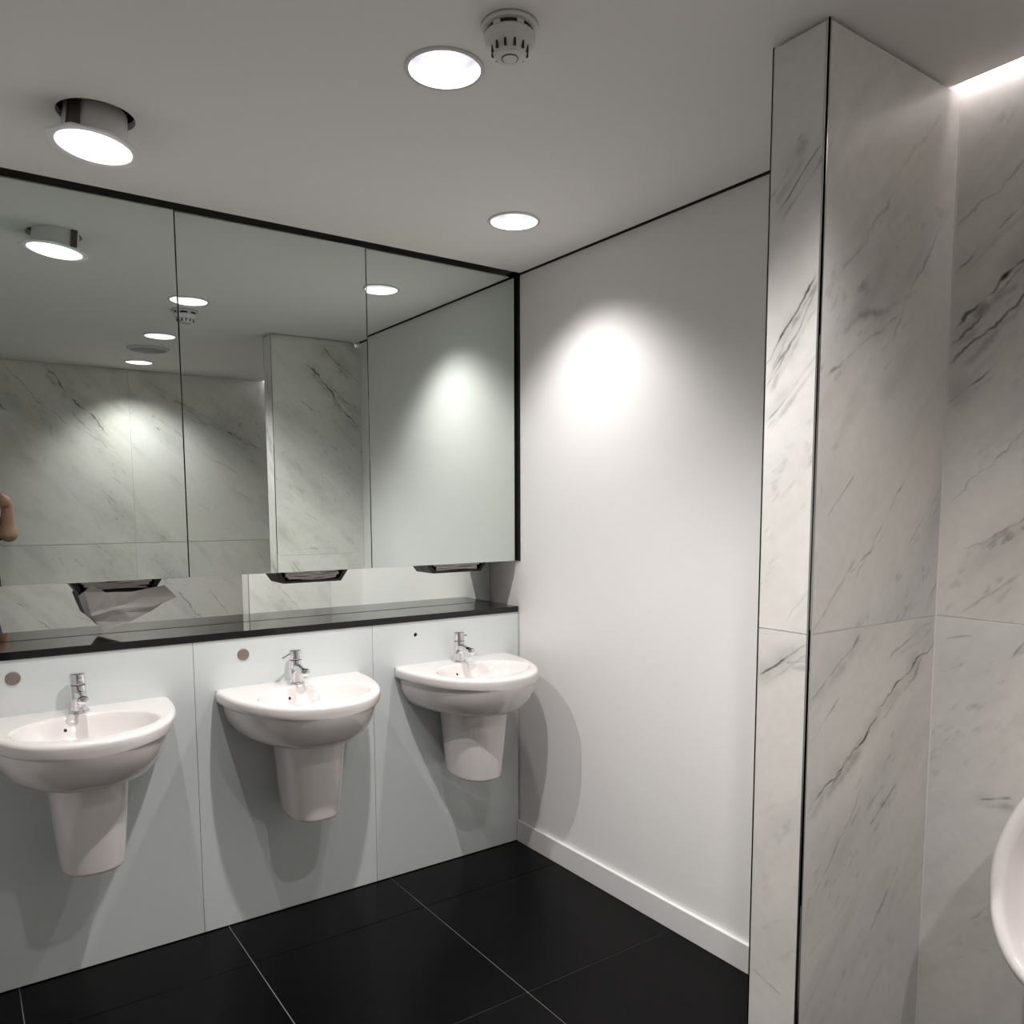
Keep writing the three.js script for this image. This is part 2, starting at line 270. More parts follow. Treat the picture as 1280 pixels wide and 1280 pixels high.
// smoke detector
{
  const t = thing('smoke_detector', 'white smoke detector with slotted dome on the ceiling', 'smoke detector', [-1.003, H, 1.378]);
  mesh('base', lathe([[0, 0], [0.056, 0], [0.056, -0.006], [0.052, -0.009], [0, -0.009]], 48), M.plastic, t);
  mesh('collar', lathe([[0.044, -0.008], [0.044, -0.019]], 48), M.slot, t);
  const body = mesh('body', lathe([[0, -0.018], [0.049, -0.018], [0.0505, -0.021], [0.0505, -0.032], [0.048, -0.036], [0.037, -0.040], [0.033, -0.054], [0.029, -0.060], [0.0, -0.0615]], 48), M.plastic, t);
  for (let k = 0; k < 6; k++) { const g = box(-0.007, 0.007, -0.017, -0.010, 0.040, 0.0475); g.rotateY(k / 6 * Math.PI * 2 + 0.9); mesh('latch', g, M.plastic, t); }
  for (let k = 0; k < 12; k++) { const g = box(-0.0022, 0.0022, -0.054, -0.0405, 0.0335, 0.0375); g.rotateY((k + 0.35) / 12 * Math.PI * 2); mesh('slot', g, M.slot, body); }
  mesh('button', lathe([[0, -0.0635], [0.014, -0.0635], [0.0155, -0.0615], [0.0155, -0.060]], 32), M.plastic, body);
  const r = new THREE.TorusGeometry(0.0162, 0.0007, 6, 40); r.rotateX(Math.PI / 2); r.translate(0, -0.0617, 0); mesh('ring', r, M.slot, body);
}
// round ceiling vent
{
  const t = thing('ceiling_vent', 'round grey ceiling vent with a white rim', 'vent', [-0.975, H, 2.47]);
  mesh('rim', lathe([[0.098, -0.001], [0.098, -0.010], [0.104, -0.014], [0.114, -0.010], [0.120, 0.0]], 56), M.lampTrim, t);
  mesh('grille', lathe([[0.0, -0.004], [0.099, -0.004]], 48), M.vent, t);
  for (let k = 1; k < 7; k++) { const g = new THREE.TorusGeometry(0.014 * k, 0.0018, 6, 48); g.rotateX(Math.PI / 2); g.translate(0, -0.0055, 0); mesh('ring', g, M.vent, t); }
}

// ------------------------------------------------------------------ vanity: glass panels, shelf, back mirror, mirror cabinets
const JX = [-0.003, -0.6803, -1.3279, -1.985, XL + 0.002];
const PANEL = ['white glass vanity panel with an open black hole, against the painted wall', 'white glass vanity panel with bronze plate, between the two other basin panels', 'white glass vanity panel with bronze plate, farthest from the painted wall', 'plain white glass vanity panel without a basin'];
const PLATES = [[-0.496, 0.957], [-1.164, 0.953], [-1.837, 0.955]];
for (let i = 0; i < 4; i++) {
  const b = JX[i] - (i ? 0.0013 : 0), a = JX[i + 1] + 0.0013;
  const t = thing('vanity_panel', PANEL[i], 'panel', [(a + b) / 2, 0, 0], 'glass vanity panels under the shelf');
  const w = (b - a) / 2, s = new THREE.Shape(); s.moveTo(-w, 0.004); s.lineTo(w, 0.004); s.lineTo(w, 1.0095); s.lineTo(-w, 1.0095); s.closePath();
  const cx = (a + b) / 2;
  if (i === 0) { const h = new THREE.Path(); h.absarc(PLATES[0][0] - cx, PLATES[0][1], 0.0085, 0, Math.PI * 2, true); s.holes.push(h); }
  const g = new THREE.ExtrudeGeometry(s, { depth: 0.0075, bevelEnabled: true, bevelSize: 0.0006, bevelThickness: 0.0006, bevelSegments: 1, curveSegments: 20 }); g.translate(0, 0, -0.0082);
  mesh('glass', g, M.glassPanel, t);
  if (i === 0) { const h = new THREE.CylinderGeometry(0.0088, 0.0088, 0.003, 20); h.rotateX(Math.PI / 2); h.translate(PLATES[0][0] - cx, PLATES[0][1], -0.0065); mesh('hole', h, M.black, t); }
  else if (i < 3) { const h = lathe([[0, 0.004], [0.0175, 0.0038], [0.0195, 0.0025], [0.020, 0.0]], 36); h.rotateX(Math.PI / 2); h.translate(PLATES[i][0] - cx, PLATES[i][1], 0); const m = mesh('round_plate', h, M.bronze, t); m.userData.label = 'brownish round cover plate'; }
}
tag(mesh('granite_shelf', rbox(XL + 0.001, -0.004, 1.0105, 1.0345, -0.2185, 0.004, 0.0015, 2), M.granite, scene), 'polished black granite shelf running under the mirror cabinets', 'shelf');
tag(mesh('back_mirror', box(XL + 0.001, -0.004, 1.0355, 1.2265, -0.2220, -0.2165), M.mirrorBack, scene), 'low mirror strip behind the black shelf', 'mirror');
const CB = 1.2269, CT = 2.391, ZM = -0.008;
const DX = [-0.012, -0.6735, -1.3275, -1.985, XL + 0.002];
const CAB = ['mirror cabinet whose edge faces the painted wall', 'mirror cabinet above the basin with the sideways tap lever', 'mirror cabinet over the crumpled paper towel', 'mirror cabinet over the plain panel'];
const YAW = [0, -0.011, -0.008, 0], PIT = [0, 0, 0, 0];
for (let i = 0; i < 4; i++) {
  const b = DX[i] - (i ? 0.0024 : 0.0015), a = DX[i + 1] + 0.0024, cx = (a + b) / 2;
  const t = thing('mirror_cabinet', CAB[i], 'cabinet', [cx, CB, 0], 'mirror cabinets over the shelf');
  const w = (b - a) / 2, h = CT - CB;
  mesh('body', box(-w, w, 0.004, h - 0.004, -0.2205, -0.034), M.carcass, t);
  const d = new THREE.Group(); d.name = 'mirror_door'; t.add(d); d.position.set(0, h / 2, -0.008); d.rotation.set(PIT[i], YAW[i], 0);
  mesh('backing', box(-w, w, -h / 2, h / 2, -0.022, -0.0045), M.darkEdge, d);
  mesh('mirror_glass', rbox(-w, w, -h / 2, h / 2, -0.0045, 0, 0.0008, 1), M.mirror, d);
}

// ------------------------------------------------------------------ towel trays and towels
function trayGeo(topW, botW, hgt, d0, d1) {
  // hopper with a front slot: sloped end walls, back, floor lip and a frame round the opening
  const T = [], q = (a, b, c, d) => T.push(a, b, c, a, c, d);
  const P = (w, y, z) => [w, y, z];
  const t = 0.004;
  const ringO = [[-topW / 2, 0], [topW / 2, 0], [botW / 2, -hgt], [-botW / 2, -hgt]];
  const ringI = [[-topW / 2 + 0.022, -0.003], [topW / 2 - 0.022, -0.003], [botW / 2 - 0.008, -hgt + 0.009], [-botW / 2 + 0.008, -hgt + 0.009]];
  for (let k = 0; k < 4; k++) {
    const n = (k + 1) % 4, O = ringO, I = ringI;
    q([...O[k], d1], [...I[k], d1], [...I[n], d1], [...O[n], d1]);          // frame, front
    q([...O[k], d0], [...O[k], d1], [...O[n], d1], [...O[n], d0]);          // outer walls
    q([...I[k], d1], [...I[k], d0 + t], [...I[n], d0 + t], [...I[n], d1]);  // inner walls
  }
  q([...ringO[0], d0], [...ringO[1], d0], [...ringO[2], d0], [...ringO[3], d0]);
  q([...ringI[0], d0 + t], [...ringI[1], d0 + t], [...ringI[2], d0 + t], [...ringI[3], d0 + t]);
  const g = new THREE.BufferGeometry(); g.setAttribute('position', new THREE.Float32BufferAttribute(T.flat(), 3)); g.setAttribute('uv', new THREE.Float32BufferAttribute(new Float32Array(T.length * 2), 2)); g.computeVertexNormals(); return g;
}
M.tray.side = THREE.DoubleSide;
const TR = [[-0.215, 0.315, 0.235, 0.050], [-0.852, 0.305, 0.225, 0.056], [-1.522, 0.295, 0.225, 0.052]];
const TRL = ['black paper towel tray under the cabinet next to the painted wall', 'black paper towel tray under the cabinet above the sideways-lever basin', 'black paper towel tray with a crumpled towel hanging out'];
const TWL = ['folded paper towels showing in the tray next to the painted wall', 'folded paper towels showing in the tray above the sideways-lever basin', 'folded paper towels left inside the tray behind the hanging towel'];
TR.forEach(([x, tw, bw, hh], i) => {
  const g = thing('towel_tray', TRL[i], 'dispenser', [x, CB + 0.003, -0.170], 'towel trays under the cabinets');
  mesh('housing', trayGeo(tw, bw, hh, -0.0455, 0.025), M.tray, g);
  // folded towels: a stack of wavy sheets lying in the opening
  const R = rng(60 + i), gs = [];
  for (let k = 0; k < 5; k++) {
    const w = bw - 0.028 - R() * 0.02 + k * 0.006, p = new THREE.PlaneGeometry(w, 0.05, 24, 4); p.rotateX(-Math.PI / 2); const a = p.attributes.position, ph = R() * 6, am = 0.0016 + R() * 0.002;
    for (let v = 0; v < a.count; v++) { const X = a.getX(v), Z = a.getZ(v); a.setY(v, am * Math.sin(X * 34 + ph) + am * 0.7 * Math.sin(X * 71 + ph * 2 + Z * 40)); a.setX(v, X + Z * (R() - 0.5) * 0.02); }
    p.translate((R() - 0.5) * 0.012, -hh + 0.0135 + k * 0.0055, -0.008 + R() * 0.004); p.computeVertexNormals(); gs.push(p);
    const f = new THREE.PlaneGeometry(w, 0.0064, 24, 1), fa = f.attributes.position; for (let v = 0; v < fa.count; v++) { const X = fa.getX(v); fa.setY(v, fa.getY(v) + am * Math.sin(X * 34 + ph)); fa.setZ(v, 0.003 * Math.sin(X * 50 + ph)); }
    f.translate(0, -hh + 0.0150 + k * 0.0060, 0.022 + R() * 0.003); f.computeVertexNormals(); gs.push(f);
  }
  const m = mesh(numbered('paper_towels'), merge(gs), M.paper, scene); m.position.set(x, CB + 0.003, -0.172); tag(m, TWL[i], 'paper towel', 'towels in the trays');
});
{
  // the towel pulled half out of its tray: two folded layers with creases; points in metres on the scene axes
  const A = {
    a: [-1.634, 1.192, -0.070], b: [-1.612, 1.212, -0.085], c: [-1.575, 1.186, -0.060], d: [-1.500, 1.184, -0.058], e: [-1.392, 1.199, -0.075], f: [-1.362, 1.158, -0.050],
    g: [-1.425, 1.136, -0.052], h: [-1.520, 1.118, -0.060], i: [-1.617, 1.112, -0.066], j: [-1.560, 1.128, -0.052], k: [-1.470, 1.165, -0.047],
    l: [-1.606, 1.090, -0.090], m: [-1.577, 1.056, -0.082], n: [-1.505, 1.084, -0.074], o: [-1.440, 1.112, -0.080], p: [-1.390, 1.140, -0.090], q: [-1.628, 1.110, -0.105], r: [-1.650, 1.175, -0.10],
  };
  const tri = ['abc', 'aci', 'cji', 'cdj', 'dkj', 'dek', 'efk', 'fgk', 'gjk', 'ghj', 'hij', 'ihl', 'lhn', 'lnm', 'hon', 'hgo', 'gpo', 'gfp', 'aqi', 'arq', 'qil'];
  const N = noise2(77), soft = p => { const a = N(p[0] * 60 + 7, p[1] * 60, 3) - 0.5, b = N(p[0] * 25 + 40, p[1] * 35 + 9, 2) - 0.5; return [p[0] + a * 0.003, p[1] + b * 0.003, p[2] + a * 0.006 + b * 0.010]; };
  let T = tri.map(t => [...t].map(k => A[k]));
  const mid = (p, q) => p.map((v, k) => (v + q[k]) / 2);
  for (let n = 0; n < 3; n++) T = T.flatMap(([p, q, r]) => { const a = mid(p, q), b = mid(q, r), c = mid(r, p); return [[p, a, c], [a, q, b], [c, b, r], [a, b, c]]; });
  const P = T.flat().map(soft).flat(), g0 = new THREE.BufferGeometry();
  g0.setAttribute('position', new THREE.Float32BufferAttribute(P, 3));
  const g = toCreasedNormals(mergeVertices(g0, 1e-5), 0.5); g.setAttribute('uv', new THREE.Float32BufferAttribute(new Float32Array(g.attributes.position.count * 2), 2));
  g.translate(0.010, -0.002, -0.042); tag(mesh('hanging_towel', g, M.paper, scene), 'crumpled grey paper towel hanging out of the tray above the shelf', 'paper towel');
}

// ------------------------------------------------------------------ basins with half pedestals and taps
function dRadius(hw, d, n, cz) {
  // distance from (0, cz) to the edge of a D-shaped plan (flat at z = 0) for a direction phi
  const inside = (x, z) => z >= 0 && Math.pow(Math.abs(x) / hw, n) + Math.pow(z / d, n) <= 1;
  return phi => { let lo = 0, hi = 1; const c = Math.cos(phi), s = Math.sin(phi); for (let k = 0; k < 26; k++) { const m = (lo + hi) / 2; inside(c * m, cz + s * m) ? lo = m : hi = m; } return lo; };
}
function loft(rings, n = 96) {
  // rings: {y, r(phi), cz} from the bottom outside, up over the edge and down inside; ends closed by a point
  const pos = [], idx = [], phis = [];
  for (let k = 0; k < n; k++) phis.push(k / n * Math.PI * 2);
  for (const R of rings) for (const p of phis) { const r = R.r(p); pos.push(Math.cos(p) * r, typeof R.y === 'function' ? R.y(p) : R.y, R.cz + Math.sin(p) * r); }
  for (let i = 0; i < rings.length - 1; i++) for (let k = 0; k < n; k++) { const a = i * n + k, b = i * n + (k + 1) % n, c = a + n, d = b + n; idx.push(a, c, b, b, c, d); }
  const first = pos.length / 3; pos.push(0, rings[0].y, rings[0].cz); const L = rings[rings.length - 1], last = first + 1; pos.push(0, typeof L.y === 'function' ? L.y(0) : L.y, L.cz);
  for (let k = 0; k < n; k++) { idx.push(first, k, (k + 1) % n); const o = (rings.length - 1) * n; idx.push(last, o + (k + 1) % n, o + k); }
  const g = new THREE.BufferGeometry(); g.setAttribute('position', new THREE.Float32BufferAttribute(pos, 3)); g.setAttribute('uv', new THREE.Float32BufferAttribute(new Float32Array(pos.length / 3 * 2), 2)); g.setIndex(idx); g.computeVertexNormals(); return g;
}
const RIM = 0.842, BZ = 0.232;
const D = (y, hw, d, n = 2.25) => ({ y, cz: BZ, r: dRadius(hw, d, n, BZ) });
const EL = (y, a, b) => ({ y, cz: BZ, r: p => 1 / Math.sqrt((Math.cos(p) / a) ** 2 + (Math.sin(p) / b) ** 2) });
const basinGeo = loft([
  D(0.678, 0.10, 0.27), D(0.679, 0.155, 0.32), D(0.683, 0.180, 0.345), D(0.692, 0.200, 0.366), D(0.71, 0.217, 0.388), D(0.74, 0.233, 0.410), D(0.77, 0.242, 0.4225), D(0.792, 0.2465, 0.4285),
  D(0.7965, 0.248, 0.4292), D(0.7985, 0.252, 0.4297), D(0.8005, 0.2595, 0.4300), D(0.805, 0.264, 0.4300), D(0.815, 0.266, 0.431), D(0.828, 0.2665, 0.4312), D(0.8345, 0.2650, 0.4290), D(0.8395, 0.2605, 0.4240), D(0.842, 0.253, 0.416),
  EL(0.8415, 0.196, 0.150), EL(0.840, 0.190, 0.144), EL(0.835, 0.185, 0.139), EL(0.82, 0.178, 0.132), EL(0.79, 0.162, 0.119), EL(0.76, 0.135, 0.099), EL(0.742, 0.100, 0.074), EL(0.733, 0.058, 0.045), EL(0.730, 0.024, 0.024)], 112);
const PZ = 0.13, PD = (y, hw, hd, n = 2.7) => ({ y, cz: PZ, r: (() => { const c = 0.152, ins = (x, z) => z >= 0.0005 && Math.pow(Math.abs(x) / hw, n) + Math.pow(Math.abs(z - c) / hd, n) <= 1; return phi => { let lo = 0, hi = 1; const a = Math.cos(phi), b = Math.sin(phi); for (let k = 0; k < 26; k++) { const m = (lo + hi) / 2; ins(a * m, PZ + b * m) ? lo = m : hi = m; } return lo; }; })() });
const pedestalGeo = loft([PD(0.412, 0.060, 0.100), PD(0.4125, 0.078, 0.120), PD(0.416, 0.0835, 0.1265), PD(0.424, 0.0855, 0.1285), PD(0.50, 0.0925, 0.137), PD(0.60, 0.100, 0.148), PD(0.69, 0.106, 0.154), PD(0.70, 0.09, 0.14)], 96);
function tap(x, i) {
  const names = ['chrome mixer tap on the basin next to the painted wall', 'chrome mixer tap with its lever turned sideways', 'chrome mixer tap on the basin below the hanging towel'];
  const t = thing('mixer_tap', names[i], 'tap', [x, RIM, 0.053], 'chrome basin taps'); t.scale.set(1.14, 1.04, 1.1);
  mesh('base_flange', lathe([[0, 0.0], [0.0245, 0.0], [0.0255, 0.0015], [0.0255, 0.004], [0.0235, 0.006], [0, 0.006]], 40), M.chrome, t);
  mesh('body', lathe([[0.0205, 0.005], [0.0195, 0.03], [0.0190, 0.078], [0.0185, 0.0795], [0, 0.0795]], 40), M.chrome, t);
  const head = mesh('lever_head', lathe([[0, 0.0810], [0.0180, 0.0810], [0.0190, 0.082], [0.0190, 0.111], [0.0180, 0.1135], [0.010, 0.1145], [0, 0.1147]], 40), M.chrome, t);
  mesh('seam', lathe([[0.0182, 0.079], [0.0182, 0.0815]], 32), M.slot, t);
  const spout = mesh('spout', (() => { const c = new THREE.CatmullRomCurve3([new THREE.Vector3(0, 0.056, 0.004), new THREE.Vector3(0, 0.0555, 0.030), new THREE.Vector3(0, 0.0525, 0.058), new THREE.Vector3(0.001, 0.049, 0.082)]); const g = new THREE.TubeGeometry(c, 20, 0.0138, 24); return g; })(), M.chrome, t);
  mesh('nozzle', merge([new THREE.SphereGeometry(0.0138, 24, 16).scale(1, 0.92, 0.75).translate(0.001, 0.049, 0.082), rod([0, 0.048, 0.076], [0, 0.033, 0.075], 0.0108, 0.0108)]), M.chrome, spout);
  const L = [0.026, 0.046, 0.024][i], dirs = [[0.85, 0.5], [-0.95, 0.32], [0.15, 0.98]][i];
  mesh('lever', merge([rod([dirs[0] * 0.014, 0.103, dirs[1] * 0.014], [dirs[0] * L, 0.103 - (i === 1 ? 0.012 : 0.004), dirs[1] * L], 0.0036, 0.0032, 14), new THREE.SphereGeometry(0.0042, 14, 10).translate(dirs[0] * L, 0.103 - (i === 1 ? 0.012 : 0.004), dirs[1] * L)]), M.chrome, head);
}
const BX = [-0.330, -1.000, -1.675];
const BL = ['white half-round washbasin beside the painted wall', 'white half-round washbasin between the other two, tap lever sideways', 'white half-round washbasin under the hanging paper towel'];
BX.forEach((x, i) => {
  const t = thing('washbasin', BL[i], 'washbasin', [x, 0, 0], 'wall-hung washbasins');
  const b = mesh('bowl', basinGeo, M.ceramic, t);
  mesh('half_pedestal', pedestalGeo, M.ceramic, t);
  const oh = new THREE.SphereGeometry(0.0085, 20, 14); oh.scale(0.9, 1.1, 0.28); oh.rotateX(-0.55); oh.rotateY(0.18); oh.translate(-0.046, 0.806, 0.1085);
  mesh('overflow_hole', oh, M.black, b);
  mesh('drain', lathe([[0, 0.7335], [0.018, 0.7335], [0.0225, 0.7325], [0.0235, 0.731]], 32).translate(0, 0, BZ), M.chrome, b);
  // the small printed mark low on the flank
  const mk = []; for (const [dz, dy, w] of [[0.018, 0.009, 0.010], [0.014, 0.002, 0.016], [0.017, -0.006, 0.012]]) { const y = 0.735 + dy, r = 0.2155 + (y - 0.73) * 0.52; const g = box(-0.0006, 0.0006, -0.0009, 0.0009, -w / 2, w / 2); g.rotateY(0.05); g.translate(-r * Math.pow(1 - Math.pow((0.03 + dz) / 0.384, 2.25), 1 / 2.25) - 0.0002, y, 0.03 + dz); mk.push(g); }
  mesh('printed_mark', merge(mk), M.slot, b);
  tap(x, i);
});

// ------------------------------------------------------------------ urinal on the tiled wall
{
  const t = thing('urinal', 'white ceramic urinal on the marble wall beyond the partition', 'urinal', [-0.008, 0, 2.200]);
  const n = 72, pos = [], idx = [];
  // rim loop: leans back from the low front lip to the top at the wall
  const rim = (a, s, inset) => { const c = Math.cos(a), q = Math.sin(a); const w = (0.182 - inset) * s, yy = 0.738 + q * (0.228 - inset) * s; const lean = (1 - q) / 2; const nar = 1 - 0.10 * Math.max(0, q); return [-(0.10 + 0.215 * Math.pow(lean, 0.85)), yy, Math.sign(c) * Math.pow(Math.abs(c), 0.85) * w * nar]; };
  const rings = [];
  for (const [k, x] of [[0.93, 0], [0.95, 0.10], [0.985, 0.45], [1.0, 0.8]]) rings.push(a => { const p = rim(a, 1, 0); const low = Math.max(0, -Math.sin(a)); return [p[0] * x, 0.72 + (p[1] - 0.72) * (x < 0.7 ? k : 1) - (1 - x) * low * 0.10, p[2] * k]; });
  rings.push(a => { const p = rim(a, 1, -0.002); return [p[0] * 0.96, p[1], p[2]]; });
  rings.push(a => { const p = rim(a, 1, 0.002); return [p[0] * 1.0 - 0.006, p[1] + 0.004, p[2]]; });
  rings.push(a => { const p = rim(a, 1, 0.012); return [p[0] - 0.012, p[1] + 0.005, p[2]]; });
  rings.push(a => { const p = rim(a, 1, 0.024); return [p[0] - 0.010, p[1] + 0.004, p[2]]; });
  rings.push(a => { const p = rim(a, 1, 0.032); return [p[0] + 0.002, p[1], p[2]]; });
  rings.push(a => { const p = rim(a, 1, 0.036); return [p[0] * 0.86, p[1] - 0.006, p[2]]; });
  rings.push(a => { const p = rim(a, 0.92, 0.034); return [p[0] * 0.55, p[1] - 0.02, p[2]]; });
  rings.push(a => { const p = rim(a, 0.70, 0.03); return [p[0] * 0.30 - 0.01, p[1] - 0.03, p[2]]; });
  rings.push(a => { const p = rim(a, 0.3, 0.02); return [p[0] * 0.2 - 0.01, p[1] - 0.03, p[2]]; });
  for (const r of rings) for (let k = 0; k < n; k++) pos.push(...r(k / n * Math.PI * 2));
  for (let i = 0; i < rings.length - 1; i++) for (let k = 0; k < n; k++) { const a = i * n + k, b = i * n + (k + 1) % n, c = a + n, d = b + n; idx.push(a, b, c, b, d, c); }
  const cc = pos.length / 3; pos.push(-0.035, 0.715, 0); for (let k = 0; k < n; k++) idx.push(cc, (rings.length - 1) * n + k, (rings.length - 1) * n + (k + 1) % n);
  const g = new THREE.BufferGeometry(); g.setAttribute('position', new THREE.Float32BufferAttribute(pos, 3)); g.setAttribute('uv', new THREE.Float32BufferAttribute(new Float32Array(pos.length / 3 * 2), 2)); g.setIndex(idx); g.computeVertexNormals();
  const body = mesh('bowl', g, M.ceramic, t); M.ceramic.side = THREE.DoubleSide;
  mesh('spreader', rod([-0.02, 0.90, 0], [-0.05, 0.885, 0], 0.012, 0.014), M.chrome, t);
  mesh('drain', rod([-0.10, 0.585, 0], [-0.10, 0.592, 0], 0.03, 0.03), M.chrome, t);
}

// ------------------------------------------------------------------ the photographer, seen in the mirror
{
  const who = thing('person', 'person in black T-shirt and blue jeans photographing the washroom with a phone', 'person');
  const V = (x, y, z) => new THREE.Vector3(x, y, z);
  const cap = (p, a, b, ra, rb) => { const abx = b.x - a.x, aby = b.y - a.y, abz = b.z - a.z, t = Math.max(0, Math.min(1, ((p.x - a.x) * abx + (p.y - a.y) * aby + (p.z - a.z) * abz) / (abx * abx + aby * aby + abz * abz))); return Math.hypot(p.x - a.x - abx * t, p.y - a.y - aby * t, p.z - a.z - abz * t) - (ra + (rb - ra) * t); };
  const ell = (p, c, rx, ry, rz) => { const k = Math.hypot((p.x - c.x) / rx, (p.y - c.y) / ry, (p.z - c.z) / rz); return (k - 1) * Math.min(rx, ry, rz); };
  const smin = (a, b, k) => { const h = Math.max(0, k - Math.abs(a - b)) / k; return Math.min(a, b) - h * h * k / 4; };
  function surface(fn, lo, size, cell) {
    const res = Math.ceil(size / cell), mc = new MarchingCubes(res, M.skin, false, false, 400000); mc.isolation = 0; const p = V(0, 0, 0), h = res / 2;
    for (let k = 0; k < res; k++) for (let j = 0; j < res; j++) for (let i = 0; i < res; i++) { p.set(lo.x + (i / res) * size, lo.y + (j / res) * size, lo.z + (k / res) * size); mc.field[i + j * res + k * res * res] = -fn(p); }
    mc.update(); const n = mc.count, P = new Float32Array(n * 3), Nn = new Float32Array(n * 3);
    for (let i = 0; i < n * 3; i += 3) for (let q = 0; q < 3; q++) P[i + q] = (mc.positionArray[i + q] + 1) / 2 * size + [lo.x, lo.y, lo.z][q];
    const g0 = new THREE.BufferGeometry(); g0.setAttribute('position', new THREE.BufferAttribute(P, 3));
    const g = mergeVertices(g0, 1e-5); g.computeVertexNormals(); g.setAttribute('uv', new THREE.Float32BufferAttribute(new Float32Array(g.attributes.position.count * 2), 2)); return g;
  }
  const CX = -1.985, CZ = 3.10;
  const hipR = V(CX + 0.125, 0.90, CZ), hipL = V(CX - 0.085, 0.90, CZ), kR = V(CX + 0.22, 0.49, CZ - 0.02), kL = V(CX - 0.11, 0.49, CZ - 0.02), aR = V(CX + 0.22, 0.09, CZ + 0.02), aL = V(CX - 0.12, 0.09, CZ + 0.02);
  const shR = V(CX + 0.165, 1.355, CZ), shL = V(CX - 0.165, 1.355, CZ), elR = V(-1.722, 1.305, 2.87), elL = V(-2.135, 1.20, 2.95), wrR = V(-1.722, 1.482, 2.835), wrL = V(-2.085, 1.395, 2.845);
  const neck = V(CX, 1.43, CZ), head = V(CX - 0.005, 1.585, CZ - 0.045);
  const torso = p => smin(smin(ell(p, V(CX, 1.22, CZ), 0.175, 0.23, 0.115), ell(p, V(CX, 0.98, CZ), 0.165, 0.17, 0.115), 0.12), cap(p, shL, shR, 0.062, 0.062), 0.09);
  const legs = p => Math.min(smin(cap(p, hipR, kR, 0.088, 0.062), cap(p, kR, aR, 0.058, 0.040), 0.04), smin(cap(p, hipL, kL, 0.088, 0.062), cap(p, kL, aL, 0.058, 0.040), 0.04));
  const armR = p => smin(cap(p, shR, elR, 0.054, 0.042), cap(p, elR, wrR, 0.043, 0.030), 0.03), armL = p => smin(cap(p, shL, elL, 0.054, 0.042), cap(p, elL, wrL, 0.043, 0.030), 0.03);
  const headF = p => { let d = ell(p, head, 0.074, 0.108, 0.094); d = smin(d, ell(p, V(head.x, head.y - 0.052, head.z - 0.022), 0.054, 0.062, 0.062), 0.05); d = smin(d, cap(p, V(head.x, head.y + 0.01, head.z - 0.092), V(head.x, head.y - 0.028, head.z - 0.108), 0.008, 0.013), 0.018); d = smin(d, cap(p, neck, V(head.x, head.y - 0.05, head.z + 0.02), 0.056, 0.052), 0.04);
    for (const s of [-1, 1]) { d = smin(d, ell(p, V(head.x + s * 0.076, head.y - 0.012, head.z + 0.008), 0.010, 0.032, 0.020), 0.008); d = Math.max(d, -(ell(p, V(head.x + s * 0.031, head.y + 0.006, head.z - 0.096), 0.016, 0.010, 0.014) )); }
    return smin(d, cap(p, V(head.x - 0.018, head.y - 0.062, head.z - 0.087), V(head.x + 0.018, head.y - 0.062, head.z - 0.087), 0.005, 0.005), 0.008); };
  // hands: palm plus five jointed fingers closing on the phone
  const PC = EYE.clone().addScaledVector(FWD, -0.017).addScaledVector(RGT, 0.052).addScaledVector(UPV, -0.012);
  const onPhone = (r, u, f) => PC.clone().addScaledVector(RGT, r).addScaledVector(UPV, u).addScaledVector(FWD, f);
  function hand(wrist, side, knuck, tips, thumb) {
    const palmC = wrist.clone().lerp(knuck[1].clone().lerp(knuck[2], 0.5), 0.55);
    return p => {
      let d = smin(cap(p, wrist, palmC, 0.027, 0.033), cap(p, knuck[0], knuck[3], 0.014, 0.013), 0.03);
      for (const k of knuck) d = smin(d, cap(p, palmC, k, 0.018, 0.0125), 0.012);
      for (let i = 0; i < 4; i++) { const [a, b, c] = [knuck[i], tips[i][0], tips[i][1]]; d = smin(d, Math.min(cap(p, a, b, 0.0102, 0.0092), cap(p, b, c, 0.0092, 0.0078)), 0.006); }
      d = smin(d, Math.min(cap(p, palmC, thumb[0], 0.016, 0.012), cap(p, thumb[0], thumb[1], 0.0115, 0.0095)), 0.01); return d;
    };
  }
  const knR = [0, 1, 2, 3].map(i => V(-1.747 + i * 0.005 - (i === 0 ? 0.006 : 0), 1.535 - i * 0.019, 2.812 + i * 0.001));
  const tipR = [0, 1, 2, 3].map(i => { const e = onPhone(0.083 - 0.012 * (1.5 - Math.abs(i - 1.5)), 0.034 - i * 0.019, 0.014); return [knR[i].clone().lerp(e, 0.5).add(V(0.010, 0.004, -0.016)), e]; });
  const thR = [V(-1.800, 1.495, 2.868), onPhone(0.07, -0.005, -0.014)];
  const handR = hand(wrR, 1, knR, tipR, thR);
  const knL = [0, 1, 2, 3].map(i => V(-2.055 + i * 0.003, 1.462 - i * 0.018, 2.775 + i * 0.004));
  const tipL = [0, 1, 2, 3].map(i => { const e = onPhone(-0.078, 0.022 - i * 0.016, 0.012 - 0.004); e.addScaledVector(RGT, -0.012); return [knL[i].clone().lerp(e, 0.5).add(V(-0.006, 0.002, -0.012)), e]; });
  const thL = [V(-2.045, 1.425, 2.815), onPhone(-0.068, -0.02, -0.015)];
  const handL = hand(wrL, -1, knL, tipL, thL);
  const bodyF = p => smin(smin(smin(smin(torso(p), legs(p), 0.06), cap(p, V(CX, 1.36, CZ), neck, 0.06, 0.055), 0.05), armR(p), 0.035), armL(p), 0.035);
